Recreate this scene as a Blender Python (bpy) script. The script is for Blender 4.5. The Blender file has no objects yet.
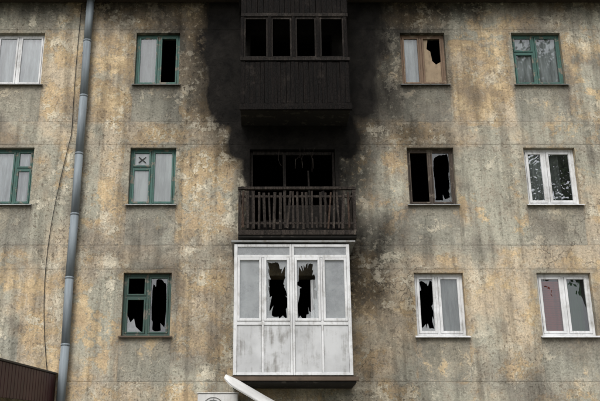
import bpy, bmesh, math, random
from mathutils import Vector, noise, Matrix
random.seed(7)
R = random.Random(11)
scene = bpy.context.scene
COL = scene.collection

# ------------------------------------------------------------------ helpers
class NT:
    def __init__(s, name):
        s.m = bpy.data.materials.new(name); s.m.use_nodes = True
        s.t = s.m.node_tree; s.b = s.t.nodes['Principled BSDF']; s.out = s.t.nodes['Material Output']
        s.tc = s.t.nodes.new('ShaderNodeTexCoord')
        s.co = s.tc.outputs['Object']
    def n(s, t): return s.t.nodes.new(t)
    def l(s, a, b): s.t.links.new(a, b)
    def setv(s, sock, v):
        if isinstance(v, bpy.types.NodeSocket): s.l(v, sock)
        elif isinstance(v, (tuple, list)) and len(v) == 3 and sock.type == 'RGBA': sock.default_value = (*v, 1)
        else: sock.default_value = v
    def map(s, scale=(1,1,1), loc=(0,0,0), vec=None):
        m = s.n('ShaderNodeMapping'); m.inputs['Scale'].default_value = scale; m.inputs['Location'].default_value = loc
        s.l(vec or s.co, m.inputs['Vector']); return m.outputs[0]
    def noise(s, scale, detail=6, rough=.6, vec=None, dist=0.0, off=None):
        x = s.n('ShaderNodeTexNoise'); x.inputs['Scale'].default_value = scale; x.inputs['Detail'].default_value = detail
        x.inputs['Roughness'].default_value = rough; x.inputs['Distortion'].default_value = dist
        v = vec or s.co
        if off: v = s.map(loc=off, vec=v)
        s.l(v, x.inputs['Vector']); return x.outputs['Fac']
    def vor(s, scale, feat='F1', vec=None, out='Distance'):
        x = s.n('ShaderNodeTexVoronoi'); x.feature = feat; x.inputs['Scale'].default_value = scale
        s.l(vec or s.co, x.inputs['Vector']); return x.outputs[out]
    def math(s, op, a, b=0.0, clamp=False):
        x = s.n('ShaderNodeMath'); x.operation = op; x.use_clamp = clamp
        s.setv(x.inputs[0], a); s.setv(x.inputs[1], b); return x.outputs[0]
    def sm(s, v, a, b, lo=0.0, hi=1.0):
        x = s.n('ShaderNodeMapRange'); x.interpolation_type = 'SMOOTHSTEP'
        s.setv(x.inputs[0], v); x.inputs[1].default_value = a; x.inputs[2].default_value = b
        x.inputs[3].default_value = lo; x.inputs[4].default_value = hi; return x.outputs[0]
    def mix(s, f, a, b, mode='MIX'):
        x = s.n('ShaderNodeMix'); x.data_type = 'RGBA'; x.blend_type = mode
        s.setv(x.inputs[0], f); s.setv(x.inputs[6], a); s.setv(x.inputs[7], b); return x.outputs[2]
    def scale(s, c, f):
        x = s.n('ShaderNodeVectorMath'); x.operation = 'SCALE'; s.setv(x.inputs[0], c); s.setv(x.inputs[3], f); return x.outputs[0]
    def attr(s, name):
        x = s.n('ShaderNodeAttribute'); x.attribute_name = name; return x.outputs['Fac']
    def bump(s, h, strength=.4, dist=.01, prev=None):
        x = s.n('ShaderNodeBump'); x.inputs['Strength'].default_value = strength; x.inputs['Distance'].default_value = dist
        s.l(h, x.inputs['Height'])
        if prev: s.l(prev, x.inputs['Normal'])
        return x.outputs[0]
    def fin(s, col=None, rough=.8, normal=None, metal=0.0, spec=.3):
        if col is not None: s.setv(s.b.inputs['Base Color'], col)
        s.setv(s.b.inputs['Roughness'], rough); s.b.inputs['Metallic'].default_value = metal
        s.b.inputs['Specular IOR Level'].default_value = spec
        if normal: s.l(normal, s.b.inputs['Normal'])
        return s.m

def link(o, parent=None):
    COL.objects.link(o)
    if parent: o.parent = parent
    return o
def empty(name, loc=(0,0,0)):
    e = bpy.data.objects.new(name, None); COL.objects.link(e); e.location = loc; e.empty_display_size = .3; return e
def mesh(name, vs, fs, mat, parent=None, smooth=False):
    me = bpy.data.meshes.new(name); me.from_pydata(vs, [], fs); me.update()
    if mat: me.materials.append(mat)
    if smooth:
        for p in me.polygons: p.use_smooth = True
    return link(bpy.data.objects.new(name, me), parent)
def boxes(name, bl, mat, parent=None, bevel=.004, jit=0.0):
    vs, fs = [], []
    for b in bl:
        x0,x1,y0,y1,z0,z1 = b[:6]; rot = b[6] if len(b) > 6 else 0.0
        k = len(vs); cx,cz = (x0+x1)/2, (z0+z1)/2
        for (x,y,z) in [(x0,y0,z0),(x1,y0,z0),(x1,y1,z0),(x0,y1,z0),(x0,y0,z1),(x1,y0,z1),(x1,y1,z1),(x0,y1,z1)]:
            if rot:
                dx,dz = x-cx, z-cz; c,s_ = math.cos(rot), math.sin(rot); x,z = cx+dx*c-dz*s_, cz+dx*s_+dz*c
            vs.append((x+R.uniform(-jit,jit), y+R.uniform(-jit,jit), z+R.uniform(-jit,jit)))
        fs += [(k,k+3,k+2,k+1),(k+4,k+5,k+6,k+7),(k,k+1,k+5,k+4),(k+1,k+2,k+6,k+5),(k+2,k+3,k+7,k+6),(k+3,k,k+4,k+7)]
    o = mesh(name, vs, fs, mat, parent)
    if bevel:
        m = o.modifiers.new('bevel','BEVEL'); m.width = bevel; m.segments = 2; m.limit_method = 'ANGLE'
    return o
def tube(name, pts, r, mat, parent=None):
    cu = bpy.data.curves.new(name,'CURVE'); cu.dimensions='3D'; cu.bevel_depth=r; cu.bevel_resolution=3
    sp = cu.splines.new('POLY'); sp.points.add(len(pts)-1)
    for i,p in enumerate(pts): sp.points[i].co=(*p,1)
    cu.materials.append(mat); cu.use_fill_caps=True
    return link(bpy.data.objects.new(name,cu),parent)

# ------------------------------------------------------------------ materials
def wall_mat():
    s = NT('weathered_plaster')
    och = s.attr('och'); smooth = s.attr('smooth'); seam = s.attr('seam'); seamw = s.attr('seamw')
    soot_shade = s.attr('soot_shade'); stain_shade = s.attr('stain_shade')
    nd = s.noise(.42,4,.6,off=(3,1,7),dist=.3)
    na = s.noise(1.1,8,.66,off=(13,0,4),dist=.2)
    nb = s.noise(2.4,8,.72,off=(5,2,9),dist=.2)
    nc = s.noise(9.0,6,.78,off=(8,4,1),dist=.15)
    rg = s.noise(.7,3,.55,off=(41,5,17))
    fine = s.noise(26,4,.75); grain = s.noise(110,2,.6)
    st = s.noise(1,5,.65,vec=s.map(scale=(4.5,4.5,.35)))
    ob = s.math('SUBTRACT',och,.5)
    cn = s.math('SUBTRACT',nc,.5)
    g = s.math('ADD', nd, s.math('MULTIPLY',ob,.30)); g = s.math('ADD', g, s.math('MULTIPLY',s.math('SUBTRACT',na,.5),.5))
    col = s.mix(s.sm(g,.39,.57), (.44,.425,.345), (.61,.505,.365))
    col = s.mix(s.sm(s.math('ADD',nb,s.math('MULTIPLY',cn,.3)),.50,.38,0,.6), col, (.385,.335,.265))
    # ochre undercoat showing where the paint has gone
    o = s.math('ADD', na, s.math('MULTIPLY',ob,.16)); o = s.math('ADD', o, s.math('MULTIPLY',cn,.45))
    om = s.sm(o,.515,.565)
    oc = s.mix(s.sm(nb,.42,.58), (.52,.385,.235), (.70,.525,.30))
    col = s.mix(s.math('MULTIPLY',om,.82), col, oc)
    worn = s.sm(rg,.44,.54)
    fl = s.sm(s.math('ADD',nb,s.math('MULTIPLY',cn,.5)),.54,.57)
    fl = s.math('MULTIPLY', fl, s.math('ADD',s.math('MULTIPLY',worn,.85),.15))
    col = s.mix(s.math('MULTIPLY',fl,.75), col, (.74,.68,.54))
    f2 = s.math('MULTIPLY', s.sm(nc,.56,.60), s.math('ADD',s.math('MULTIPLY',worn,.65),.35)); col = s.mix(s.math('MULTIPLY',f2,.62), col, (.72,.66,.52))
    pit = s.math('MULTIPLY', s.sm(nc,.43,.385), s.math('ADD',s.math('MULTIPLY',worn,.5),.5)); col = s.mix(s.math('MULTIPLY',pit,.62), col, (.24,.195,.145))
    sg = s.mix(s.sm(nb,.4,.6),(.36,.355,.295),(.47,.455,.385))
    smask = s.math('MULTIPLY', smooth, s.sm(s.math('ADD',nb,s.math('MULTIPLY',cn,.4)),.60,.54))
    col = s.mix(s.math('MULTIPLY',smask,.8), col, sg)
    mm = s.math('MULTIPLY', seamw, s.sm(nc,.42,.56))
    col = s.mix(s.math('MULTIPLY',mm,.5), col, (.47,.43,.36))
    dkn = s.noise(.8,6,.62,off=(30,2,2),dist=.3)
    dk = s.sm(s.math('ADD',dkn,s.math('MULTIPLY',cn,.25)),.48,.64)
    col = s.mix(s.math('MULTIPLY',dk,.60), col, (.19,.17,.145))
    col = s.scale(col, s.sm(st,.32,.6,.64,1.08))
    sd = s.math('MULTIPLY', seam, s.sm(nb,.44,.58))
    col = s.mix(s.math('MULTIPLY',sd,.36), col, (.17,.145,.115))
    vv = s.n('ShaderNodeVectorMath'); vv.operation='ADD'
    q = s.n('ShaderNodeTexNoise'); q.inputs['Scale'].default_value=2.5; q.inputs['Detail'].default_value=5; s.l(s.co,q.inputs['Vector'])
    sc = s.n('ShaderNodeVectorMath'); sc.operation='SCALE'; sc.inputs[3].default_value=.8; s.l(q.outputs['Color'],sc.inputs[0])
    s.l(s.co,vv.inputs[0]); s.l(sc.outputs[0],vv.inputs[1])
    ck = s.vor(.5,'DISTANCE_TO_EDGE',vec=vv.outputs[0])
    ckm = s.math('MULTIPLY', s.sm(ck,.0012,.004,1,0), s.sm(nd,.53,.6))
    col = s.mix(s.math('MULTIPLY',ckm,.5), col, (.1,.085,.07))
    col = s.mix(s.math('MULTIPLY',stain_shade,s.sm(st,.35,.58,.25,1.0)), col, (.115,.10,.082))
    col = s.scale(col, s.sm(fine,.25,.75,.74,1.24)); col = s.scale(col, s.sm(grain,.2,.8,.84,1.16))
    # soot film plus painted eave shade: smoke gradient, broken by flakes and upward licks
    lick = s.noise(1,5,.6,vec=s.map(scale=(2.6,2.6,.7),loc=(9,1,3)))
    mod = s.math('ADD', s.math('MULTIPLY',s.math('SUBTRACT',lick,.5),.65), s.math('MULTIPLY',s.math('SUBTRACT',nb,.5),.45))
    sn = s.math('ADD', soot_shade, s.math('MULTIPLY', mod, s.sm(soot_shade,.02,.35,0,1.0)))
    flk = s.math('MAXIMUM',s.sm(s.math('ADD',nb,s.math('MULTIPLY',cn,.6)),.53,.57),s.sm(nc,.56,.60))
    sf = s.math('MULTIPLY', s.math('MULTIPLY', flk, s.sm(soot_shade,1.0,.72)), s.sm(soot_shade,.3,.6,.3,1))
    sn = s.math('SUBTRACT', s.math('MINIMUM',sn,1.0), s.math('MULTIPLY', sf, .30))
    x = s.n('ShaderNodeMapRange'); s.l(sn,x.inputs[0]); x.inputs[1].default_value=.0; x.inputs[2].default_value=.94
    f_ = s.math('POWER', x.outputs[0], .72)
    col = s.mix(f_, col, s.mix(s.sm(nb,.35,.65),(.007,.0065,.006),(.020,.018,.016)))
    h = s.math('ADD', s.math('MULTIPLY',om,-.4), s.math('MULTIPLY',fl,.6))
    h = s.math('ADD', h, s.math('MULTIPLY',fine,.7)); h = s.math('SUBTRACT', h, s.math('MULTIPLY',pit,.8))
    h = s.math('SUBTRACT', h, ckm); h = s.math('ADD', h, s.math('MULTIPLY',f2,.4))
    b = s.bump(h,.8,.012); b = s.bump(grain,.35,.004,b)
    return s.fin(col,.93,b,spec=.12)
WALL = wall_mat()

def paint_mat(name, base, dirt=(.10,.085,.06), amt=.5, rough=.5, wood=None, scl=7):
    s = NT(name)
    n = s.noise(scl,7,.7,dist=.3); n2 = s.noise(2.0,4,.6,off=(4,2,1)); st = s.noise(1,5,.6,vec=s.map(scale=(18,18,1.5)))
    c = s.scale(s.mix(0.0,base,base), s.sm(n2,.3,.7,.82,1.08))
    c = s.mix(s.math('MULTIPLY', s.sm(s.math('ADD',s.math('MULTIPLY',n,.6),s.math('MULTIPLY',st,.4)),.47,.66), amt), c, dirt)
    if wood: c = s.mix(s.sm(n,.56,.6,0,.85), c, wood)
    return s.fin(c, rough, s.bump(n,.25,.003), spec=.35)
TEAL = paint_mat('teal_paint_wood',(.055,.135,.115),(.05,.05,.04),.7,.6,wood=(.22,.19,.15))
TEAL2 = paint_mat('dark_teal_paint_wood',(.045,.09,.075),(.04,.04,.03),.7,.6,wood=(.18,.16,.13))
BROWN = paint_mat('old_brown_wood',(.18,.12,.08),(.06,.045,.03),.7,.75,wood=(.27,.22,.16))
BROWN2 = paint_mat('sooty_brown_wood',(.075,.058,.046),(.03,.024,.018),.8,.8,wood=(.17,.145,.115))
PVC = paint_mat('white_pvc',(.73,.74,.75),(.27,.255,.225),.6,.35,scl=5)
WHITEP = paint_mat('dirty_white_panel',(.55,.56,.57),(.20,.19,.175),.85,.45,scl=2.5)
SILL = paint_mat('sill_tin',(.32,.33,.33),(.12,.09,.06),.7,.5)
RUST = paint_mat('rusty_tin',(.11,.08,.058),(.05,.036,.027),.6,.8)
CONC = paint_mat('slab_concrete',(.22,.20,.165),(.07,.06,.05),.75,.9,scl=5)
SCONC = paint_mat('sooty_concrete',(.022,.02,.018),(.008,.007,.0065),.8,.95,wood=(.065,.058,.05),scl=5)
MAROON = paint_mat('maroon_sheet',(.055,.013,.017),(.016,.01,.01),.5,.5)
DARKM = paint_mat('dark_sheet',(.02,.018,.02),(.01,.01,.01),.4,.5)
SOFFIT = paint_mat('soffit_boards',(.055,.04,.03),(.02,.016,.013),.6,.85)
ROOFM = paint_mat('roof_slate',(.16,.155,.15),(.08,.075,.065),.6,.85)
WSHEET = paint_mat('white_painted_sheet',(.70,.70,.69),(.32,.30,.27),.5,.4,scl=3)
METAL = paint_mat('bracket_steel',(.12,.12,.12),(.06,.04,.03),.5,.5)
CABLE = NT('cable_rubber').fin((.012,.012,.012),.6)

def charred(name, a, b, cracks=14, patchcol=(.10,.075,.05), amt=.2, spec=.1):
    s = NT(name)
    st = s.noise(1,6,.65,vec=s.map(scale=(22,22,1.6))); v = s.vor(cracks,'DISTANCE_TO_EDGE',vec=s.map(scale=(1.6,1.6,.8)))
    c = s.mix(s.sm(st,.3,.7),a,b); g = s.sm(s.noise(2.5,6,.7,off=(3,7,5)),.53,.68)
    c = s.mix(s.math('MULTIPLY',g,amt),c,patchcol); c = s.scale(c,s.sm(v,0,.08,.45,1))  # paler patches at random, plain base colour
    return s.fin(c,s.sm(st,.3,.7,.65,.95),s.bump(s.math('ADD',s.sm(v,0,.12),s.math('MULTIPLY',st,.6)),.6,.005),spec=spec)
CHAR = charred('charred_wood',(.0035,.0032,.003),(.016,.0135,.0125),patchcol=(.04,.033,.028),amt=.5,spec=.08)
CHAR2 = charred('scorched_wood',(.018,.015,.013),(.062,.051,.044),patchcol=(.16,.135,.112),amt=.6)
CHAR3 = charred('scorched_red_wood',(.028,.019,.015),(.085,.058,.044),patchcol=(.17,.13,.10),amt=.4)

def glass_mat(name, gloss=.16, dust=.0, dustcol=(.4,.42,.42), rough=.0):
    s = NT(name); s.t.nodes.remove(s.b)
    tr = s.n('ShaderNodeBsdfTransparent'); tr.inputs[0].default_value=(.88,.92,.91,1)
    gl = s.n('ShaderNodeBsdfGlossy'); gl.inputs['Roughness'].default_value=rough; gl.inputs[0].default_value=(.95,.97,1,1)
    fr = s.n('ShaderNodeFresnel'); fr.inputs[0].default_value=1.5
    f = s.math('ADD', s.math('MULTIPLY',fr.outputs[0],1.4), gloss-.05, True)
    bm = s.bump(s.noise(1.3,2,.4),.05,.05); s.l(bm, gl.inputs['Normal'])
    m = s.n('ShaderNodeMixShader'); s.l(f,m.inputs[0]); s.l(tr.outputs[0],m.inputs[1]); s.l(gl.outputs[0],m.inputs[2])
    df = s.n('ShaderNodeBsdfDiffuse'); df.inputs[0].default_value=(*dustcol,1)
    dm = s.math('MULTIPLY', s.sm(s.noise(4,5,.65),.3,.7,.55,1.2), dust, True)
    m2 = s.n('ShaderNodeMixShader'); s.l(dm,m2.inputs[0]); s.l(m.outputs[0],m2.inputs[1]); s.l(df.outputs[0],m2.inputs[2])
    s.l(m2.outputs[0], s.out.inputs[0]); return s.m
GLASS = glass_mat('window_glass',.14,.04)
GLASSR = glass_mat('coated_window_glass',.40,.03)
GLASSD = glass_mat('dusty_glass',.11,.20)
GLASSF = glass_mat('milky_film_glass',.14,.58,(.40,.42,.43))

def cloth(name,c,amt=.25):
    s=NT(name); n=s.noise(1,4,.6,vec=s.map(scale=(9,9,1.2))); 
    return s.fin(s.scale(s.mix(0.0,c,c),s.sm(n,.3,.7,1-amt*1.6,1.1)),.9,spec=.1)
CW = cloth('white_curtain',(.78,.80,.82),.32); CG = cloth('grey_curtain',(.46,.48,.49),.35); CGR = cloth('green_curtain',(.04,.13,.055))
CRED = cloth('red_blind',(.40,.045,.025)); BOARD = paint_mat('fibreboard',(.34,.26,.175),(.15,.11,.075),.7,.9)
PAPER = cloth('paper',(.70,.72,.70),.26)
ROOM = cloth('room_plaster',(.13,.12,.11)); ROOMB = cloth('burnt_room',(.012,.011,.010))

# ------------------------------------------------------------------ building
BLD = empty('apartment_building')
WB = [1.86,4.64,7.41,10.20]; WT = [3.14,5.93,8.69,11.48]
COLS = {'X0':(-8.6,-7.6),'F':(-5.98,-4.88),'L':(-2.82,-1.84),'R1':(3.10,4.10),'R2':(5.60,6.70),'X1':(8.3,9.4)}
ops = []
for k,(a,b) in COLS.items():
    for r in range(4):
        if k=='F' and r<2: continue
        ops.append((a,b,WB[r],WT[r]))
ops.append((-5.7,-4.6,.15,2.25))
BFL = [3.75,6.53,9.31]
for z in BFL: ops += [(-.26,.48,z,z+2.12),(.48,1.56,z+.82,z+2.12)]
ops.append((-.2,1.5,WB[0],WT[0]))
seamsH = []
for r in range(4):
    seamsH.append(WT[r]+.07); seamsH.append(WB[r]-.90)
pier = [-7.0,-3.45,-.95,2.35,4.82,7.6]
seamsV = []
for r in range(4):
    z0,z1 = WB[r]-.90, WT[r]+.07
    for k,(a,b) in COLS.items():
        seamsV.append((a-.03,z0,WB[r]-.03)); seamsV.append((b+.03,z0,WB[r]-.03))
    for p in pier: seamsV.append((p+R.uniform(-.35,.35)+(.5 if r%2 else 0),z1,z1+.5))
def lines(lo,hi,step,spec):
    spec = sorted(set(round(v,4) for v in spec)); out=list(spec); n=int((hi-lo)/step)
    for i in range(n+1):
        v=lo+(hi-lo)*i/n
        if min([abs(v-q) for q in spec] or [9])>step*.45: out.append(v)
    out=sorted(out); res=[out[0]]
    for v in out[1:]:
        if v-res[-1]>.002: res.append(v)
    return res
ZTOP=12.26
sx=[v for o in ops for v in o[:2]]+[s[0]+d for s in seamsV for d in (-.011,0,.011)]+[-16,16]
sz=[v for o in ops for v in o[2:]]+[s+d for s in seamsH for d in (-.012,0,.012)]+[0,ZTOP]
XS=[x for x in lines(-10,11,.055,sx)]
XS=[-16,-14,-12]+[x for x in XS if -11<x<11.01]+[12,14,16]
ZS=lines(0,ZTOP,.055,sz)
def rectd(x,z,r):
    dx=max(r[0]-x,0,x-r[1]); dz=max(r[2]-z,0,z-r[3]); return math.hypot(dx,dz)
# (rect, radius, amount)
SOOT_SHADE=[((-.70,2.1,9.8,12.3),1.12,1.25),((-.35,1.8,8.7,9.9),.60,1.2),((-.30,1.6,6.5,8.7),.32,1.02),((-1.4,3.2,10.7,12.3),1.4,.46),
      ((1.5,1.95,6.4,9.0),.50,.82),((1.7,2.2,5.6,6.6),.5,.65),((2.0,2.5,3.3,6.2),.75,.38),((-.7,-.5,3.4,6.3),.3,.28),((-4.0,4.8,12.15,12.3),.5,.75),((-7,9,12.2,12.3),.35,.55),  # last entry: shade under the eave, painted as a full-width band
      ((3.15,4.05,11.5,11.95),.35,.42),((3.2,4.0,8.7,8.95),.25,.42),((-2.8,-1.9,11.5,11.8),.3,.35),((-2.8,-1.9,5.95,6.05),.2,.22)]
OB={}
def blockkey(x,z):
    r=0
    for i in range(4):
        if z>WB[i]-.9: r=i
    band = 1 if z>WT[r]+.07 else 0
    c=sum(1 for p in pier if x>p)*2
    if not band:
        for i,(a,b) in enumerate(COLS.values()):
            if a-.03<x<b+.03: c=100+i
    return (r,band,c)
def nz(x,z,s,o=0): return noise.noise(Vector((x*s+o,3.1+o,z*s)))
vs=[];A={k:[] for k in('och','smooth','seam','seamw','soot_shade','stain_shade')}
for zi,z in enumerate(ZS):
    for xi,x in enumerate(XS):
        seam=0;sw=0
        for s in seamsH:
            d=abs(z-s)
            if d<.002: seam=max(seam,1)
            if d<.18: sw=max(sw,1-d/.18)
        for s in seamsV:
            if s[1]-.01<=z<=s[2]+.01:
                d=abs(x-s[0])
                if d<.002: seam=max(seam,.6)
                if d<.14: sw=max(sw,.6*(1-d/.14))
        k=blockkey(x+.18*nz(x,z,2.2,40),z+.10*nz(x,z,2.0,47))
        if k not in OB: OB[k]=R.uniform(.2,.85) if not k[1] else R.uniform(.35,.8)
        o=OB[k]
        if x>4.3: o=o*.8
        if -1.7<x<-.6: o=max(o,.8)
        if 4.2<x<5.5 and 9.2<z<11.3: o=.85
        sm=0
        k0=blockkey(x,z)
        if k0[2]>=100 and not k0[1] : sm=1 if z<WB[k0[0]] else 0
        so=0
        wob=.20*nz(x,z,1.1,5)+.08*nz(x,z,3,9)
        for rc,rad,am in SOOT_SHADE:
            d=max(0,rectd(x,z,rc)+wob*min(1,rad*2)); so=max(so,am*math.exp(-(d/rad)**1.7*1.35)) if am>.5 else so+ (1-so if so<1 else 0)*am*math.exp(-(d/rad)**2)*.9
        stn_shade=0
        for op in ops:
            if op[0]-.10<x<op[1]+.10 and z<op[2]:
                d=op[2]-z; e_=1.0 if (x-op[0]<.18 or op[1]-x<.18) else .6
                if d<1.9: stn_shade=max(stn_shade,(.55*math.exp(-d/.2)+.42*e_*math.exp(-d/.75)))  # runoff stain plus occlusion-like shade painted below each sill
            if op[0]-.12<x<op[1]+.12 and op[2]-.1<z<op[3]+.12: stn_shade=max(stn_shade,.3)  # darker rim round each opening
        if abs(x+3.88)<.16: stn_shade=max(stn_shade,.35)  # darker strip along the pipe line
        y=.008*nz(x,z,1.3)+.005*nz(x,z,6,3)+(.006*seam)
        vs.append((x,y,z))
        for kk,v in zip(('och','smooth','seam','seamw','soot_shade','stain_shade'),(o,sm,seam,sw,so,stn_shade)): A[kk].append(v)
nx=len(XS)
def isopen(i,j):
    x=(XS[i]+XS[i+1])/2; z=(ZS[j]+ZS[j+1])/2
    return any(o[0]<x<o[1] and o[2]<z<o[3] for o in ops)
OP=[[isopen(i,j) for i in range(nx-1)] for j in range(len(ZS)-1)]
fs=[]; back={}
def bk(v):
    if v not in back:
        back[v]=len(vs); x,y,z=vs[v]; vs.append((x,.36,z))
        for kk in A: A[kk].append(A[kk][v] if kk!='seam' else 0)
    return back[v]
for j in range(len(ZS)-1):
    for i in range(nx-1):
        v=j*nx+i
        if not OP[j][i]:
            fs.append((v,v+1,v+nx+1,v+nx))
            for (di,dj,a,b) in ((-1,0,v+nx,v),(1,0,v+1,v+nx+1),(0,-1,v,v+1),(0,1,v+nx+1,v+nx)):
                ii,jj=i+di,j+dj
                if 0<=ii<nx-1 and 0<=jj<len(ZS)-1 and OP[jj][ii]: fs.append((b,a,bk(a),bk(b)))
w=mesh('wall',vs,fs,WALL,BLD)
for kk,vals in A.items():
    at=w.data.attributes.new(kk,'FLOAT','POINT'); at.data.foreach_set('value',vals)
def quad(name,pts,mat,parent): return mesh(name,pts,[tuple(range(len(pts)))],mat,parent)
mesh('shell',[(-16,0,0),(16,0,0),(16,11,0),(-16,11,0),(-16,0,ZTOP),(16,0,ZTOP),(16,11,ZTOP),(-16,11,ZTOP)],
     [(1,2,6,5),(2,3,7,6),(3,0,4,7)],CONC,BLD)
boxes('eave',[(-16.4,16.4,-.5,11.5,12.28,12.45)],SOFFIT,BLD,.01)
mesh('roof',[(-16.5,-.6,12.454),(16.5,-.6,12.454),(16.5,11.6,12.454),(-16.5,11.6,12.454),(-16.5,5.5,15),(16.5,5.5,15)],
     [(0,1,5,4),(2,3,4,5),(1,2,5),(3,0,4),(0,3,2,1)],ROOFM,BLD)
boxes('gutter',[(-16.4,16.4,-.66,-.56,12.38,12.452)],SILL,BLD,.01)
boxes('soffit_battens',[(-16.3,16.3,-.48+i*.12,-.38+i*.12,12.25,12.278) for i in range(4)],SOFFIT,BLD,.004)
boxes('plinth',[(-16.1,-5.9,-.08,-.012,0,.5),(-4.4,16.1,-.08,-.012,0,.5)],CONC,BLD,.01)

def room(x0,x1,z0,z1,mat,d=4.0):
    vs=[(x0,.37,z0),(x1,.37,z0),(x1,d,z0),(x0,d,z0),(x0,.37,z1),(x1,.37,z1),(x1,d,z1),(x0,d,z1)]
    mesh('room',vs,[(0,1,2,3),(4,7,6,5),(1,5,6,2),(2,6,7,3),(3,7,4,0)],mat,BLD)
def curtain(x0,x1,z0,z1,y,mat,amp=.02,folds=9,parent=None):
    n=60; vs=[];fs=[]; ph=R.uniform(0,6)
    for i in range(n+1):
        t=i/n; x=x0+(x1-x0)*t
        for j in range(7):
            zz=z0+(z1-z0)*j/6
            yy=y+amp*math.sin(t*folds*6.28*(x1-x0)/1.0+ph+.5*math.sin(3*t+j*.35))+amp*.5*math.sin(t*23+j*.3)
            vs.append((x,yy,zz+(.01*math.sin(t*30) if j==0 else 0)))
    for i in range(n):
        for j in range(6):
            a=i*7+j; fs.append((a,a+7,a+8,a+1))
    mesh('curtain',vs,fs,mat,parent or BLD,True)
def broken(x0,x1,z0,z1,y,mat,parent,cx=.5,cz=.5,rmin=.35,rmax=.95,seed=1,n=34,spk=.16):
    """pane with an irregular hole: runs of fracture plus long splinters"""
    q=random.Random(seed); w,h=x1-x0,z1-z0; px,pz=x0+w*cx,z0+h*cz
    angs=[(math.atan2(c[1]-pz,c[0]-px),1) for c in((x0,z0),(x1,z0),(x1,z1),(x0,z1))]
    angs+=[(math.atan2(math.sin(a)*h,math.cos(a)*w),0) for a in [i*2*math.pi/n-math.pi+q.uniform(-.12,.12) for i in range(n)]]
    angs=sorted(angs); out=[];inn=[]; k=q.uniform(rmin,rmax); tgt=k
    for i,(a,cor) in enumerate(angs):
        c,s=math.cos(a),math.sin(a); t=1e9
        if c>1e-6:t=min(t,(x1-px)/c)
        if c<-1e-6:t=min(t,(x0-px)/c)
        if s>1e-6:t=min(t,(z1-pz)/s)
        if s<-1e-6:t=min(t,(z0-pz)/s)
        if i%5==0: tgt=q.uniform(rmin,rmax)
        k+=(tgt-k)*.5
        kk=k-(q.uniform(.08,.26) if q.random()<spk else 0)+q.uniform(-.03,.03)
        kk=max(.2,min(.985,kk))
        if cor: kk*=.93
        out.append((px+c*t,y,pz+s*t)); inn.append((px+c*t*kk,y,pz+s*t*kk))
    m=len(angs); mesh('broken_pane',out+inn,[(i,(i+1)%m,m+(i+1)%m,m+i) for i in range(m)],mat,parent)
def shard(name,pts,y,mat,parent): mesh(name,[(x,y,z) for x,z in pts],[tuple(range(len(pts)))],mat,parent)

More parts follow.
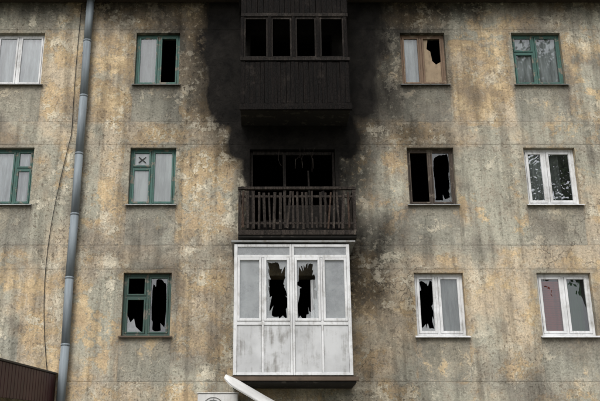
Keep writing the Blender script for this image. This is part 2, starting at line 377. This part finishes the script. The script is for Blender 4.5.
def window(x0,x1,z0,z1,fm,cols,cells,sill=SILL,fw=.05,sw=.04,y=.11,par=None):
    P=bpy.data.objects.new('window',None); COL.objects.link(P); P.parent=par or BLD
    e=.003; x0+=e;x1-=e;z0+=e;z1-=e; d=.07
    bl=[(x0,x0+fw,y,y+d,z0,z1),(x1-fw,x1,y,y+d,z0,z1),(x0+fw,x1-fw,y,y+d,z0,z0+fw),(x0+fw,x1-fw,y,y+d,z1-fw,z1)]
    ix0,ix1,iz0,iz1=x0+fw,x1-fw,z0+fw,z1-fw; W=ix1-ix0;H=iz1-iz0; mw=fw*.5
    sl=[]
    for c in cols[1:-1]: bl.append((ix0+W*c-mw,ix0+W*c+mw,y+.002,y+d-.002,iz0,iz1))
    for ci in range(len(cols)-1):
        a=ix0+W*cols[ci]+(mw if ci else 0); b=ix0+W*cols[ci+1]-(mw if ci<len(cols)-2 else 0)
        for (f0,f1,kind) in cells[ci]:
            c0=iz0+H*f0+(mw*.8 if f0>0 else 0); c1=iz0+H*f1-(mw*.8 if f1<1 else 0)
            if f1<1: bl.append((a,b,y+.004,y+d-.004,c1,c1+mw*1.6))
            if 'n' not in kind:
                ys=y-.012; s_=sw; r=.004
                sl+=[(a+r,a+s_,ys,ys+.05,c0+r,c1-r),(b-s_,b-r,ys,ys+.05,c0+r,c1-r),(a+s_,b-s_,ys,ys+.05,c0+r,c0+s_),(a+s_,b-s_,ys,ys+.05,c1-s_,c1-r)]
                g=(a+s_,b-s_,c0+s_,c1-s_)
            else: g=(a,b,c0,c1)
            gm=GLASSR if 'R' in kind else GLASSD if 'D' in kind else GLASSF if 'F' in kind else GLASS
            dy=R.uniform(-.005,.005)
            if 'g' in kind: quad('pane',[(g[0],y+.015,g[2]),(g[1],y+.015+dy,g[2]),(g[1],y+.015+dy,g[3]),(g[0],y+.015,g[3])],gm,P)
            if 'b' in kind:
                sd=int(abs(x0*100)+z0*10+ci*7+f0*5)
                broken(*g,y+.015,gm,P,cx=R.uniform(.4,.6),cz=R.uniform(.4,.65),rmin=.5,rmax=.97,seed=sd)
            if 'k' in kind:
                sd=int(abs(x0*90)+z0*10+ci*7+f0*5)
                broken(*g,y+.015,gm,P,cx=.5,cz=.55,rmin=.82,rmax=1.05,seed=sd)
            if 's' in kind:
                gw,gh=g[1]-g[0],g[3]-g[2]
                shard('glass_shard',[(g[0],g[2]),(g[0]+gw*.9,g[2]),(g[0]+gw*.55,g[2]+gh*.16),(g[0]+gw*.42,g[2]+gh*.42),(g[0]+gw*.2,g[2]+gh*.3),(g[0],g[2]+gh*.52)],y+.018,GLASSF,P)
            if 'w' in kind: curtain(g[0]-.02,g[1]+.02,g[2]-.02,g[3]+.02,y+.09,CW,.02,7,P)
            if 'v' in kind: curtain(g[0]-.02,g[1]+.02,g[2]-.02,g[3]+.02,y+.10,CG,.02,6,P)
            if 'h' in kind: curtain(g[0]-.02,g[0]+(g[1]-g[0])*.55,g[2]-.02,g[3]+.02,y+.12,CG,.014,8,P)
            if 'p' in kind: curtain(g[0]-.01,g[1]+.01,g[2]-.01,g[3]+.01,y+.05,PAPER,.006,2,P)
            if 'r' in kind: boxes('blind_slat',[(g[0]-.01,g[1]+.01,y+.05,y+.065,zz,zz+.042) for zz in [g[2]+i*.047 for i in range(int((g[3]-g[2])/.047))]],CRED,P,.002)
            if 'G' in kind: curtain(g[0]-.01,g[0]+(g[1]-g[0])*.85,g[2]-.02,g[3]+.02,y+.10,CGR,.02,9,P)
            if 'O' in kind:
                gw,gh=g[1]-g[0],g[3]-g[2]
                shard('board',[(g[0],g[2]),(g[1],g[2]),(g[1],g[2]+gh*.48),(g[0]+gw*.72,g[2]+gh*.42),(g[0]+gw*.5,g[2]+gh*.5),(g[0]+gw*.42,g[2]+gh*.72),(g[0]+gw*.2,g[2]+gh*.78),(g[0]+gw*.3,g[3]),(g[0],g[3])],y+.03,BOARD,P)
    boxes('frame',bl,fm,P,.004); 
    if sl: boxes('sash',sl,fm,P,.004)
    s0=z0-.012
    vs=[(x0-.05,-.07,s0-.035),(x1+.05,-.07,s0-.035),(x1+.05,-.07,s0-.022),(x0-.05,-.07,s0-.022),
        (x0-.05,-.004,s0-.005),(x1+.05,-.004,s0-.005),(x1+.05,-.004,s0+.008),(x0-.05,-.004,s0+.008)]
    mesh('sill',vs,[(0,1,2,3),(3,2,6,7),(0,4,5,1),(0,3,7,4),(1,5,6,2)],sill,P)
    quad('sill_inner',[(x0,-.004,z0-.003),(x1,-.004,z0-.003),(x1,y,z0+.012),(x0,y,z0+.012)],sill,P)
    return P
C=COLS
def W(k,r,*a,**kw):
    x0,x1=C[k]; burnt=kw.pop('burnt',False)
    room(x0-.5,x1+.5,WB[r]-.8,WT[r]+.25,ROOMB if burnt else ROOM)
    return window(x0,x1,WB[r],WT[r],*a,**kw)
W('F',3,PVC,[0,.47,1],[[(0,1,'gw')],[(0,1,'gw')]])
W('L',3,TEAL,[0,.52,1],[[(0,1,'gDv')],[(0,1,'')]],fw=.05,burnt=True)
W('R1',3,BROWN,[0,.46,1],[[(0,1,'gDw')],[(0,1,'O')]],fw=.055,burnt=True)
W('R2',3,TEAL,[0,.46,1],[[(0,.66,'gw'),(.66,1,'gw')],[(0,1,'gw')]],fw=.05)
W('F',2,TEAL,[0,.66,1],[[(0,1,'gw')],[(0,.66,'gw'),(.66,1,'gw')]])
W('L',2,TEAL,[0,.47,1],[[(0,.68,'gp'),(.68,1,'gp')],[(0,1,'gp')]],fw=.05)
W('R1',2,BROWN2,[0,.5,1],[[(0,1,'')],[(0,1,'kD')]],fw=.05,sw=.03,burnt=True)
W('R2',2,PVC,[0,.42,1],[[(0,1,'gRw')],[(0,1,'gRh')]],fw=.055,sw=.06,sill=PVC)
W('L',1,TEAL2,[0,.5,1],[[(0,.64,'s'),(.64,1,'')],[(0,1,'k')]],fw=.055,burnt=True,sill=RUST)
W('R1',1,PVC,[0,.46,1],[[(0,1,'kF')],[(0,1,'gDv')]],fw=.055,sw=.055,sill=PVC)
W('R2',1,PVC,[0,.5,1],[[(0,1,'gr')],[(0,1,'gG')]],fw=.055,sw=.055,sill=PVC)
for k,r in (('X0',0),('X0',1),('X0',2),('X0',3),('X1',0),('X1',1),('X1',2),('X1',3),('L',0),('R1',0),('R2',0)):
    W(k,r,PVC if (r+len(k))%2 else TEAL,[0,.5,1],[[(0,1,'gw')],[(0,1,'gv')]])
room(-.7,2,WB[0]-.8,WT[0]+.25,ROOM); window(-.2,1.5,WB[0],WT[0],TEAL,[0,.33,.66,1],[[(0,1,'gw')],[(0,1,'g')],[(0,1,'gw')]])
boxes('paper_cross_tape',[(-2.67,-2.47,.098+.006,.104+.006,8.435,8.455,.7),(-2.67,-2.47,.0925+.006,.0965+.006,8.435,8.455,-.7)],CABLE,BLD,0)
boxes('door',[(-5.66,-5.17,.1,.15,.16,2.2),(-5.15,-4.64,.1,.15,.16,2.2)],MAROON,BLD,.01)
boxes('door_panel',[(-5.6,-5.23,.085,.099,.3,1.1),(-5.6,-5.23,.085,.099,1.25,2.1),(-5.09,-4.7,.085,.099,.3,1.1),(-5.09,-4.7,.085,.099,1.25,2.1)],MAROON,BLD,.008)
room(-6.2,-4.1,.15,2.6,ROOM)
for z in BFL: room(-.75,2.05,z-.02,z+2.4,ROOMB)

# ------------------------------------------------------------------ top burnt balcony
B4=empty('burnt_wooden_balcony'); B4.parent=BLD
X0,X1=-.45,1.84; YF=-.9
boxes('slab',[(X0,X1,YF+.03,-.012,9.19,9.31)],SCONC,B4,.012,.004)
boxes('bottom_beam',[(X0-.02,X1+.02,YF-.045,YF+.028,9.15,9.29)],CHAR,B4,.008,.006)
bl=[];x=X0
while x<X1-.04:
    wd=R.uniform(.07,.12); bl.append((x+.002,min(x+wd,X1)-.002,YF-.02+R.uniform(-.008,.006),YF+.003,9.30+R.uniform(-.012,.01),10.27+R.uniform(-.02,.012),R.uniform(-.008,.008))); x+=wd
boxes('parapet_boards',bl,CHAR,B4,.003,.004)
for sx_ in (X0,X1-.022):
    bl=[];y=YF+.01
    while y<-.06: bl.append((sx_,sx_+.022,y+.003,y+.09,9.31,10.27));y+=.094
    boxes('side_boards',bl,CHAR,B4,.003,.002)
SASH=charred('charred_sash',(.009,.008,.007),(.034,.029,.026),patchcol=(.085,.072,.062),amt=.5)
boxes('rails',[(X0-.01,X1+.01,YF-.05,YF-.022,10.28,10.36),(X0,X1,YF-.018,YF+.06,10.285,10.35),
   (X0,X1,YF-.03,YF+.05,11.34,11.43)],SASH,B4,.005,.005)
px=[-.42,.16,.67,1.19,1.78]
boxes('posts',[(p-.035,p+.035,YF-.028,YF+.045,10.352,11.338) for p in px]+[(X0+.01,X0+.07,YF+.4,YF+.46,10.28,11.34),(X1-.07,X1-.01,YF+.4,YF+.46,10.28,11.34)],CHAR,B4,.006,.005)
bl=[]
for i,(a,b) in enumerate(zip(px[:-1],px[1:])):
    a+=.037;b-=.037
    bl+=[(a,a+.035,YF-.01,YF+.03,10.354,11.335),(b-.035,b,YF-.01,YF+.03,10.354,11.335),(a+.036,b-.036,YF-.01,YF+.03,11.29,11.336),(a+.036,b-.036,YF-.01,YF+.03,10.354,10.395)]
boxes('sashes',bl,SASH,B4,.003,.004)
bl=[];x=X0
while x<X1-.04:
    wd=R.uniform(.09,.13); bl.append((x+.003,min(x+wd,X1)-.003,YF-.015,YF+.01,11.435,11.90+R.uniform(-.02,.0),R.uniform(-.01,.01))); x+=wd
boxes('header_boards',bl,CHAR,B4,.003,.003)
boxes('header_side',[(X0,X0+.02,YF+.02,-.02,11.35,11.93),(X1-.02,X1,YF+.02,-.02,11.35,11.93)],CHAR,B4,.003,.003)
boxes('balcony_roof',[(X0-.06,X1+.06,YF-.1,-.012,11.95,12.04)],SCONC,B4,.01,.004)

# ------------------------------------------------------------------ middle open balcony
B3=empty('burnt_open_balcony'); B3.parent=BLD
boxes('slab',[(X0-.02,X1+.02,YF,-.012,6.41,6.53)],SCONC,B3,.012,.004)
boxes('edge_rail',[(X0-.01,X1+.01,YF-.03,YF-.002,6.46,6.56)],CHAR2,B3,.006,.004)
bl=[];bl2=[];x=X0+.05
while x<X1-.05:
    wd=R.uniform(.035,.06); top=7.36+R.uniform(-.03,.02); t=R.uniform(-.04,.04)
    if R.random()<.15: t=R.uniform(-.12,.12)
    d=(x,x+wd,YF-.03,YF-.008,6.57+R.uniform(0,.04),top-(R.uniform(.1,.5) if R.random()<.07 else 0),t)
    (bl2 if R.random()<.15 else bl).append(d); x+=wd+R.uniform(.03,.065)
boxes('slats',bl,CHAR2,B3,.003,.003); boxes('slats_red',bl2,CHAR3,B3,.003,.003)
boxes('top_rail',[(X0-.03,X1+.03,YF-.04,YF+.03,7.40,7.46),(X0,X1,YF-.005,YF+.025,7.24,7.29),(X0,X1,YF-.005,YF+.025,6.68,6.73),(X0,X0+.03,YF+.03,-.02,7.40,7.45),(X1-.03,X1,YF+.03,-.02,7.40,7.45)],CHAR2,B3,.005,.004)
boxes('corner_posts',[(X0-.02,X0+.04,YF-.03,YF+.03,6.535,7.398),(X1-.04,X1+.02,YF-.03,YF+.03,6.535,7.398)],CHAR2,B3,.006,.004)
for sx_ in (X0,X1-.02):
    boxes('side_slats',[(sx_,sx_+.02,YF+.07+i*.12,YF+.12+i*.12,6.54,7.39) for i in range(7)],CHAR2,B3,.003,.003)
boxes('debris_board',[(1.3,1.36,-.6,-.57,6.6,7.5,.22),(1.5,1.62,-.45,-.42,6.6,7.35,-.15),(-.1,.6,-.35,-.32,6.6,6.95,.1)],CHAR,B3,.003,.003)
boxes('burnt_frame',[(-.255,-.2,.1,.17,6.55,8.62),(.45,.51,.1,.17,6.55,8.62),(1.50,1.555,.1,.17,7.36,8.62),(.512,1.498,.1,.17,7.36,7.42),(-.198,.448,.1,.17,8.56,8.64),(.512,1.498,.1,.17,8.56,8.64),(.98,1.02,.1,.15,7.43,8.2,.03)],SASH,B3,.005,.008)
for i in range(6):
    xx=R.uniform(.1,1.4); pts=[(xx+.03*math.sin(k*.7+i)+k*.01*(i%3-1),-.04-.03*math.cos(k),8.66-k*R.uniform(.04,.08)) for k in range(8)]
    tube('hanging_wire',pts,.004,CHAR2,B3)

# ------------------------------------------------------------------ white glazed balcony
B2=empty('white_glazed_balcony'); B2.parent=BLD
a0,a1=-.54,1.70; zb,zt=3.74,6.27; zs=4.73
boxes('slab',[(a0-.03,a1+.06,YF+.02,-.012,3.60,3.735)],SCONC,B2,.012,.004)
boxes('slab_edge',[(a0-.05,a1+.1,YF-.03,YF+.018,3.64,3.72)],RUST,B2,.006,.003)
boxes('roof_flashing',[(a0-.06,a1+.12,YF-.07,-.014,6.30,6.335)],SILL,B2,.004,.003)
y0,y1=YF-.03,YF+.04
bl=[(a0,a0+.065,y0,y1,zb,zt),(a1-.065,a1,y0,y1,zb,zt),(.535,.578,y0,y1,zb,zt),(.582,.625,y0,y1,zb,zt)]
segs=[(a0+.065,.535),(.625,a1-.065)]
zT=6.02
for p,q in segs:
    bl+=[(p,q,y0+.003,y1-.003,zb,zb+.05),(p,q,y0+.003,y1-.003,zt-.055,zt),(p,q,y0+.003,y1-.003,zT-.025,zT+.03),(p,q,y0+.003,y1-.003,zs-.05,zs+.02)]
boxes('frame',bl,PVC,B2,.006)
cells=[(a0+.065,-.005),(.035,.535),(.625,1.125),(1.165,a1-.065)]
bl=[(-.005,.035,y0+.005,y1-.005,zb+.05,zT-.027),(1.125,1.165,y0+.005,y1-.005,zb+.05,zT-.027)]
boxes('mullions',bl,PVC,B2,.005)
sl=[]
for p,q in cells:
    z0,z1=zs+.024,zT-.029; s_=.05; ys=y0-.012
    sl+=[(p+.004,p+s_,ys,ys+.05,z0,z1),(q-s_,q-.004,ys,ys+.05,z0,z1),(p+s_,q-s_,ys,ys+.05,z0,z0+s_),(p+s_,q-s_,ys,ys+.05,z1-s_,z1)]
boxes('sashes',sl,PVC,B2,.006)
yg=YF
for i,(p,q) in enumerate(cells):
    z0,z1=zs+.074,zT-.079; p+=.05;q-=.05
    if i in(0,3):
        quad('pane',[(p,yg,z0),(q,yg,z0),(q,yg,z1),(p,yg,z1)],GLASSF,B2)
    elif i==1: broken(p,q,z0,z1,yg,GLASSF,B2,.58,.5,.70,1.08,seed=21,n=60,spk=.3)
    else: broken(p,q,z0,z1,yg,GLASSF,B2,.45,.55,.60,1.05,seed=45,n=60,spk=.3)
for (p,q) in segs: quad('transom_pane',[(p,yg,zT+.03),(q,yg,zT+.03),(q,yg,zt-.055),(p,yg,zt-.055)],GLASSF,B2)
boxes('lower_panel',[(p+.003,q-.003,YF-.008,YF+.01,zb+.052,zs-.053) for p,q in cells],WHITEP,B2,.003)
bl=[]
for xx in (a0,a1-.05):
    bl+=[(xx,xx+.05,y1+.002,-.015,zb,zb+.05),(xx,xx+.05,y1+.002,-.015,zs-.04,zs+.02),(xx,xx+.05,y1+.002,-.015,zt-.06,zt),(xx,xx+.05,-.47,-.42,zb+.052,zs-.042),(xx,xx+.05,-.47,-.42,zs+.022,zt-.062)]
boxes('side_frame',bl,PVC,B2,.004)
boxes('side_panel',[(xx+.015,xx+.03,y1,-.015,zb+.05,zs-.04) for xx in (a0,a1-.05)],WHITEP,B2,.002)
for xx in (a0+.02,a1-.025): quad('side_pane',[(xx,y1,zs),(xx,-.01,zs),(xx,-.01,zt-.05),(xx,y1,zt-.05)],GLASSD,B2)
boxes('balcony_ceiling',[(a0,a1,YF+.045,-.02,6.272,6.296)],CONC,B2,.002)
curtain(.03,.14,zs+.1,zT-.05,YF+.2,CW,.02,8,B2); curtain(.95,1.2,zs+.0,zT-.40,YF+.25,CW,.02,8,B2)
curtain(-.5,-.02,zs+.0,zT,YF+.3,CW,.02,6,B2); curtain(1.2,1.6,zs+.0,zT,YF+.3,CG,.02,6,B2)

# ------------------------------------------------------------------ downpipe
PM=NT('galvanised_pipe'); n_=PM.noise(5,5,.6); st_=PM.noise(1,5,.6,vec=PM.map(scale=(14,14,.9)))
PIPE=PM.fin(PM.mix(PM.sm(st_,.35,.7),(.25,.29,.32),(.16,.185,.205)),PM.sm(n_,.3,.7,.5,.75),PM.bump(n_,.1,.004),metal=.0,spec=.35)
DP=empty('drainpipe')
xp=-3.88; pr=.085
def cyl(name,p0,p1,r,mat,parent,seg=28):
    p0=Vector(p0);p1=Vector(p1);d=(p1-p0);L=d.length;q=d.to_track_quat('Z','Y');vs=[];fs=[]
    for k,(zz,rr) in enumerate(((0,r),(L,r))):
        for i in range(seg):
            a=i*2*math.pi/seg; vs.append(tuple(p0+q@Vector((rr*math.cos(a),rr*math.sin(a),zz))))
    for i in range(seg): fs.append((i,(i+1)%seg,seg+(i+1)%seg,seg+i))
    fs+= [tuple(range(seg))[::-1],tuple(range(seg,2*seg))]
    o=mesh(name,vs,fs,mat,parent)
    for p in o.data.polygons[:seg]: p.use_smooth=True
    return o
z=.4;k=0;offs=[0,.008,-.006,.01,-.01,.004,0,.006,-.004,.004]
while z<12.1:
    z2=min(z+1.35,12.25); o1=offs[k%10];o2=offs[(k+1)%10]
    cyl('section',(xp+o1,-.15,z),(xp+o2,-.15,z2+.004),pr,PIPE,DP)
    cyl('collar',(xp+o2,-.15,z2-.04),(xp+o2,-.15,z2),pr+.005,PIPE,DP)
    boxes('bracket',[(xp+o2-.10,xp+o2+.10,-.16,-.135,z2-.33,z2-.295),(xp+o2-.012,xp+o2+.012,-.134,.0,z2-.325,z2-.30)],METAL,DP,.003)
    z=z2;k+=1
cyl('shoe',(xp,-.15,.42),(xp,-.42,.2),pr,PIPE,DP)
pts=[]
for i in range(60):
    t=i/59; zz=12.2-t*9.1; xx=-4.10-.02*math.sin(t*9)-(.32*max(0,math.sin((t-.35)/.62*math.pi)) if t>.35 else 0)
    pts.append((xx,-.03,zz))
tube('electric_cable',pts,.007,CABLE)
# ------------------------------------------------------------------ entrance canopy
EC=empty('entrance_canopy')
def cz(y): return 3.87+y*.075
cxr=-4.03; cxl=-6.4; yl=-4.0
def prism(name,pts,mat,par=None):
    o=mesh(name,pts,[(0,1,2,3),(7,6,5,4),(0,4,5,1),(1,5,6,2),(2,6,7,3),(3,7,4,0)],mat,par or EC); m=o.modifiers.new('b','BEVEL'); m.width=.008; return o
prism('deck',[(cxl,yl,cz(yl)-.1),(cxr-.06,yl,cz(yl)-.1),(cxr-.06,-.015,cz(0)-.1),(cxl,-.015,cz(0)-.1),(cxl,yl,cz(yl)-.03),(cxr-.06,yl,cz(yl)-.03),(cxr-.06,-.015,cz(0)-.03),(cxl,-.015,cz(0)-.03)],DARKM)
for xx in (cxr,cxl):
    y=-.02
    while y>yl+.05:
        y2=y-.19; prism('fascia_rib',[(xx-.03,y2,cz(y2)-.55),(xx,y2,cz(y2)-.55),(xx,y-.02,cz(y)-.55),(xx-.03,y-.02,cz(y)-.55),(xx-.03,y2,cz(y2)),(xx,y2,cz(y2)),(xx,y-.02,cz(y)),(xx-.03,y-.02,cz(y))],MAROON)
        y=y2
    prism('top_trim',[(xx-.045,yl,cz(yl)+.002),(xx+.03,yl,cz(yl)+.002),(xx+.03,-.015,cz(0)+.002),(xx-.045,-.015,cz(0)+.002),(xx-.045,yl,cz(yl)+.035),(xx+.03,yl,cz(yl)+.035),(xx+.03,-.015,cz(0)+.035),(xx-.045,-.015,cz(0)+.035)],DARKM)
    prism('backing',[(xx-.05,yl,cz(yl)-.5),(xx-.032,yl,cz(yl)-.5),(xx-.032,-.015,cz(0)-.5),(xx-.05,-.015,cz(0)-.5),(xx-.05,yl,cz(yl)-.002),(xx-.032,yl,cz(yl)-.002),(xx-.032,-.015,cz(0)-.002),(xx-.05,-.015,cz(0)-.002)],DARKM)
boxes('front_fascia',[(cxl,cxr-.06,yl-.03,yl-.004,cz(yl)-.55,cz(yl)-.002)],MAROON,EC,.006)
for xx in(cxl+.1,cxr-.15): cyl('post',(xx,yl+.15,.1),(xx,yl+.15,cz(yl)-.1),.04,METAL,EC)

# ------------------------------------------------------------------ white sheet awning below the glazed balcony
AW=empty('sheet_awning')
ax=Vector((.885,0,-.465)); nrm=Vector((.45,-.34,.86)); nrm=(nrm-ax*nrm.dot(ax)).normalized(); wy=nrm.cross(ax).normalized()
org=Vector((-.655,-1.28,3.71)); L=1.75; Wd=.62
vs=[];fs=[];NU,NV=26,12
for side in (0,1):
    for i in range(NU+1):
        u=i/NU; hw=Wd*.5*(1-max(0,(.16-u)/.16)**2.4*.8)
        for j in range(NV+1):
            v=(j/NV-.5)*2
            p=org+ax*(u*L)+wy*(hw*v)+nrm*(-.05*v*v-.04*math.sin(u*2.2)-(.012 if side else 0))
            vs.append(tuple(p))
o2=(NU+1)*(NV+1)
for s_ in (0,o2):
    for i in range(NU):
        for j in range(NV):
            a=s_+i*(NV+1)+j; f=(a,a+NV+1,a+NV+2,a+1); fs.append(f if not s_ else f[::-1])
edge=[i*(NV+1) for i in range(NU+1)]; e2=[i*(NV+1)+NV for i in range(NU+1)]
for e in (edge,e2):
    for a,b in zip(e[:-1],e[1:]): fs.append((a,b,b+o2,a+o2))
for i in (0,NU):
    for j in range(NV):
        a=i*(NV+1)+j; fs.append((a,a+1,a+1+o2,a+o2))
mesh('sheet',vs,fs,WSHEET,AW,True)
for u in (.5,1.3):
    c=org+ax*u-nrm*.075; cyl('stay',tuple(c),(c.x,-.0,c.z-.25),.012,METAL,AW)
# ------------------------------------------------------------------ AC unit
AC=empty('air_conditioner')
boxes('casing',[(-1.23,-.46,-.34,-.06,2.92,3.47)],WSHEET,AC,.02)
boxes('top_lid',[(-1.245,-.445,-.355,-.045,3.472,3.49)],WSHEET,AC,.006)
for rr in (.05,.1,.15,.2):
    tube('grille_ring',[(-.93+rr*math.cos(a*.2618),-.35,3.2+rr*math.sin(a*.2618)) for a in range(25)],.005,METAL,AC)
boxes('grille_bar',[(-1.13,-.73,-.362,-.356,3.197,3.203),(-.933,-.927,-.368,-.363,3.0,3.4)],METAL,AC,0)
boxes('support',[(-1.1,-1.06,-.33,-.015,2.87,2.915),(-.62,-.58,-.33,-.015,2.87,2.915)],METAL,AC,.003)

# ------------------------------------------------------------------ ground
s=NT('ground_grass'); n=s.noise(.6,6,.6); n2=s.noise(25,4,.7)
GM=s.fin(s.scale(s.mix(s.sm(n,.4,.6),(.07,.09,.035),(.17,.145,.10)),s.sm(n2,.2,.8,.6,1.3)),.95,s.bump(n2,.5,.03))
quad('ground',[(-300,-300,0),(300,-300,0),(300,300,0),(-300,300,0)],GM,None)
s=NT('asphalt'); n=s.noise(40,4,.7); n1=s.noise(.8,6,.6)
AS=s.fin(s.scale(s.mix(n1,(.10,.095,.09),(.17,.165,.155)),s.sm(n,.2,.8,.7,1.25)),.9,s.bump(n,.4,.01))
boxes('pavement',[(-30,30,-2.2,-.09,-.05,.10)],AS,None,.01)
boxes('kerb',[(-30,30,-2.35,-2.203,-.05,.13)],CONC,None,.01)
quad('road',[(-60,-14,.004),(60,-14,.004),(60,-7,.004),(-60,-7,.004)],AS,None)
BARK=paint_mat('bark',(.08,.06,.045),(.04,.03,.02),.5,.95)
s=NT('leaves'); LF=s.fin(s.mix(s.sm(s.noise(1.2,3,.5),.35,.65),(.035,.07,.02),(.09,.13,.04)),.8)
def tree(loc,h,seed,n=300,ls=.13):
    q=random.Random(seed); T=empty('broadleaf_tree',loc)
    def limb(p,d,L,r,lev):
        pts=[p]; 
        for i in range(5):
            d=(d+Vector((q.uniform(-.15,.15),q.uniform(-.15,.15),q.uniform(-.05,.12)))).normalized(); p=p+d*L/5; pts.append(p)
            if lev<2 and i>1-lev:
                for _ in range(2):
                    a=q.uniform(0,6.28); limb(p,(d*.6+Vector((math.cos(a),math.sin(a),.25))).normalized(),L*.45,r*.45,lev+1)
        cu=bpy.data.curves.new('limb','CURVE');cu.dimensions='3D';cu.bevel_depth=1;cu.bevel_resolution=2;sp=cu.splines.new('POLY');sp.points.add(5)
        for i,pp in enumerate(pts): sp.points[i].co=(*pp,1); sp.points[i].radius=r*(1-.16*i)
        cu.materials.append(BARK); link(bpy.data.objects.new('limb',cu),T); tips.append((pts[-1],lev)); tips.append((pts[3],lev))
    tips=[]; limb(Vector((0,0,0)),Vector((0,0,1)),h*.8,h*.018,0)
    vs=[];fs=[]
    for p,lev in tips:
        if lev==0 and p.z<h*.5: continue
        for _ in range(n):
            v=Vector((q.gauss(0,1),q.gauss(0,1),q.gauss(0,.8)))*h*.036; c=p+v
            a=Vector((q.uniform(-1,1),q.uniform(-1,1),q.uniform(-1,1))).normalized()*ls; b=a.cross(Vector((q.uniform(-1,1),q.uniform(-1,1),q.uniform(-1,1)))).normalized()*ls*.7
            k=len(vs); vs+= [tuple(c-a),tuple(c+b),tuple(c+a),tuple(c-b)]; fs.append((k,k+1,k+2,k+3))
    mesh('foliage',vs,fs,LF,T)
tree((20.8,-34,0),23,3); tree((-16,-38,0),13,4,120)  # second tree is out of view, added for reflections in the panes

# ------------------------------------------------------------------ light, camera
wd=bpy.data.worlds.new('World'); scene.world=wd; wd.use_nodes=True; nt=wd.node_tree
sky=nt.nodes.new('ShaderNodeTexSky'); sky.sky_type='NISHITA'; sky.sun_disc=False; EL=math.radians(50); AZ=math.radians(196)
sky.sun_elevation=EL; sky.sun_rotation=AZ; sky.dust_density=4; sky.air_density=1.0; sky.ozone_density=1
hs=nt.nodes.new('ShaderNodeHueSaturation'); hs.inputs['Saturation'].default_value=.22
nt.links.new(sky.outputs[0],hs.inputs['Color']); nt.links.new(hs.outputs[0],nt.nodes['Background'].inputs[0]); nt.nodes['Background'].inputs[1].default_value=.15
sd=bpy.data.lights.new('sun','SUN'); sd.energy=1.5; sd.angle=math.radians(28); sd.color=(1,.97,.92)
so=bpy.data.objects.new('sun',sd); COL.objects.link(so)
dirv=Vector((math.sin(AZ)*math.cos(EL),math.cos(AZ)*math.cos(EL),math.sin(EL))); so.rotation_euler=(dirv).to_track_quat('Z','Y').to_euler(); so.location=(0,-20,30)
cd=bpy.data.cameras.new('camera'); cam=bpy.data.objects.new('camera',cd); COL.objects.link(cam); scene.camera=cam
cam.location=(0,-17.1,1.6); cam.rotation_euler=(math.radians(109),0,0); cd.sensor_width=36; cd.lens=861/600*36; cd.shift_x=38/600; cd.clip_end=1000
scene.view_settings.view_transform='Standard'; scene.view_settings.look='None'; scene.view_settings.exposure=0
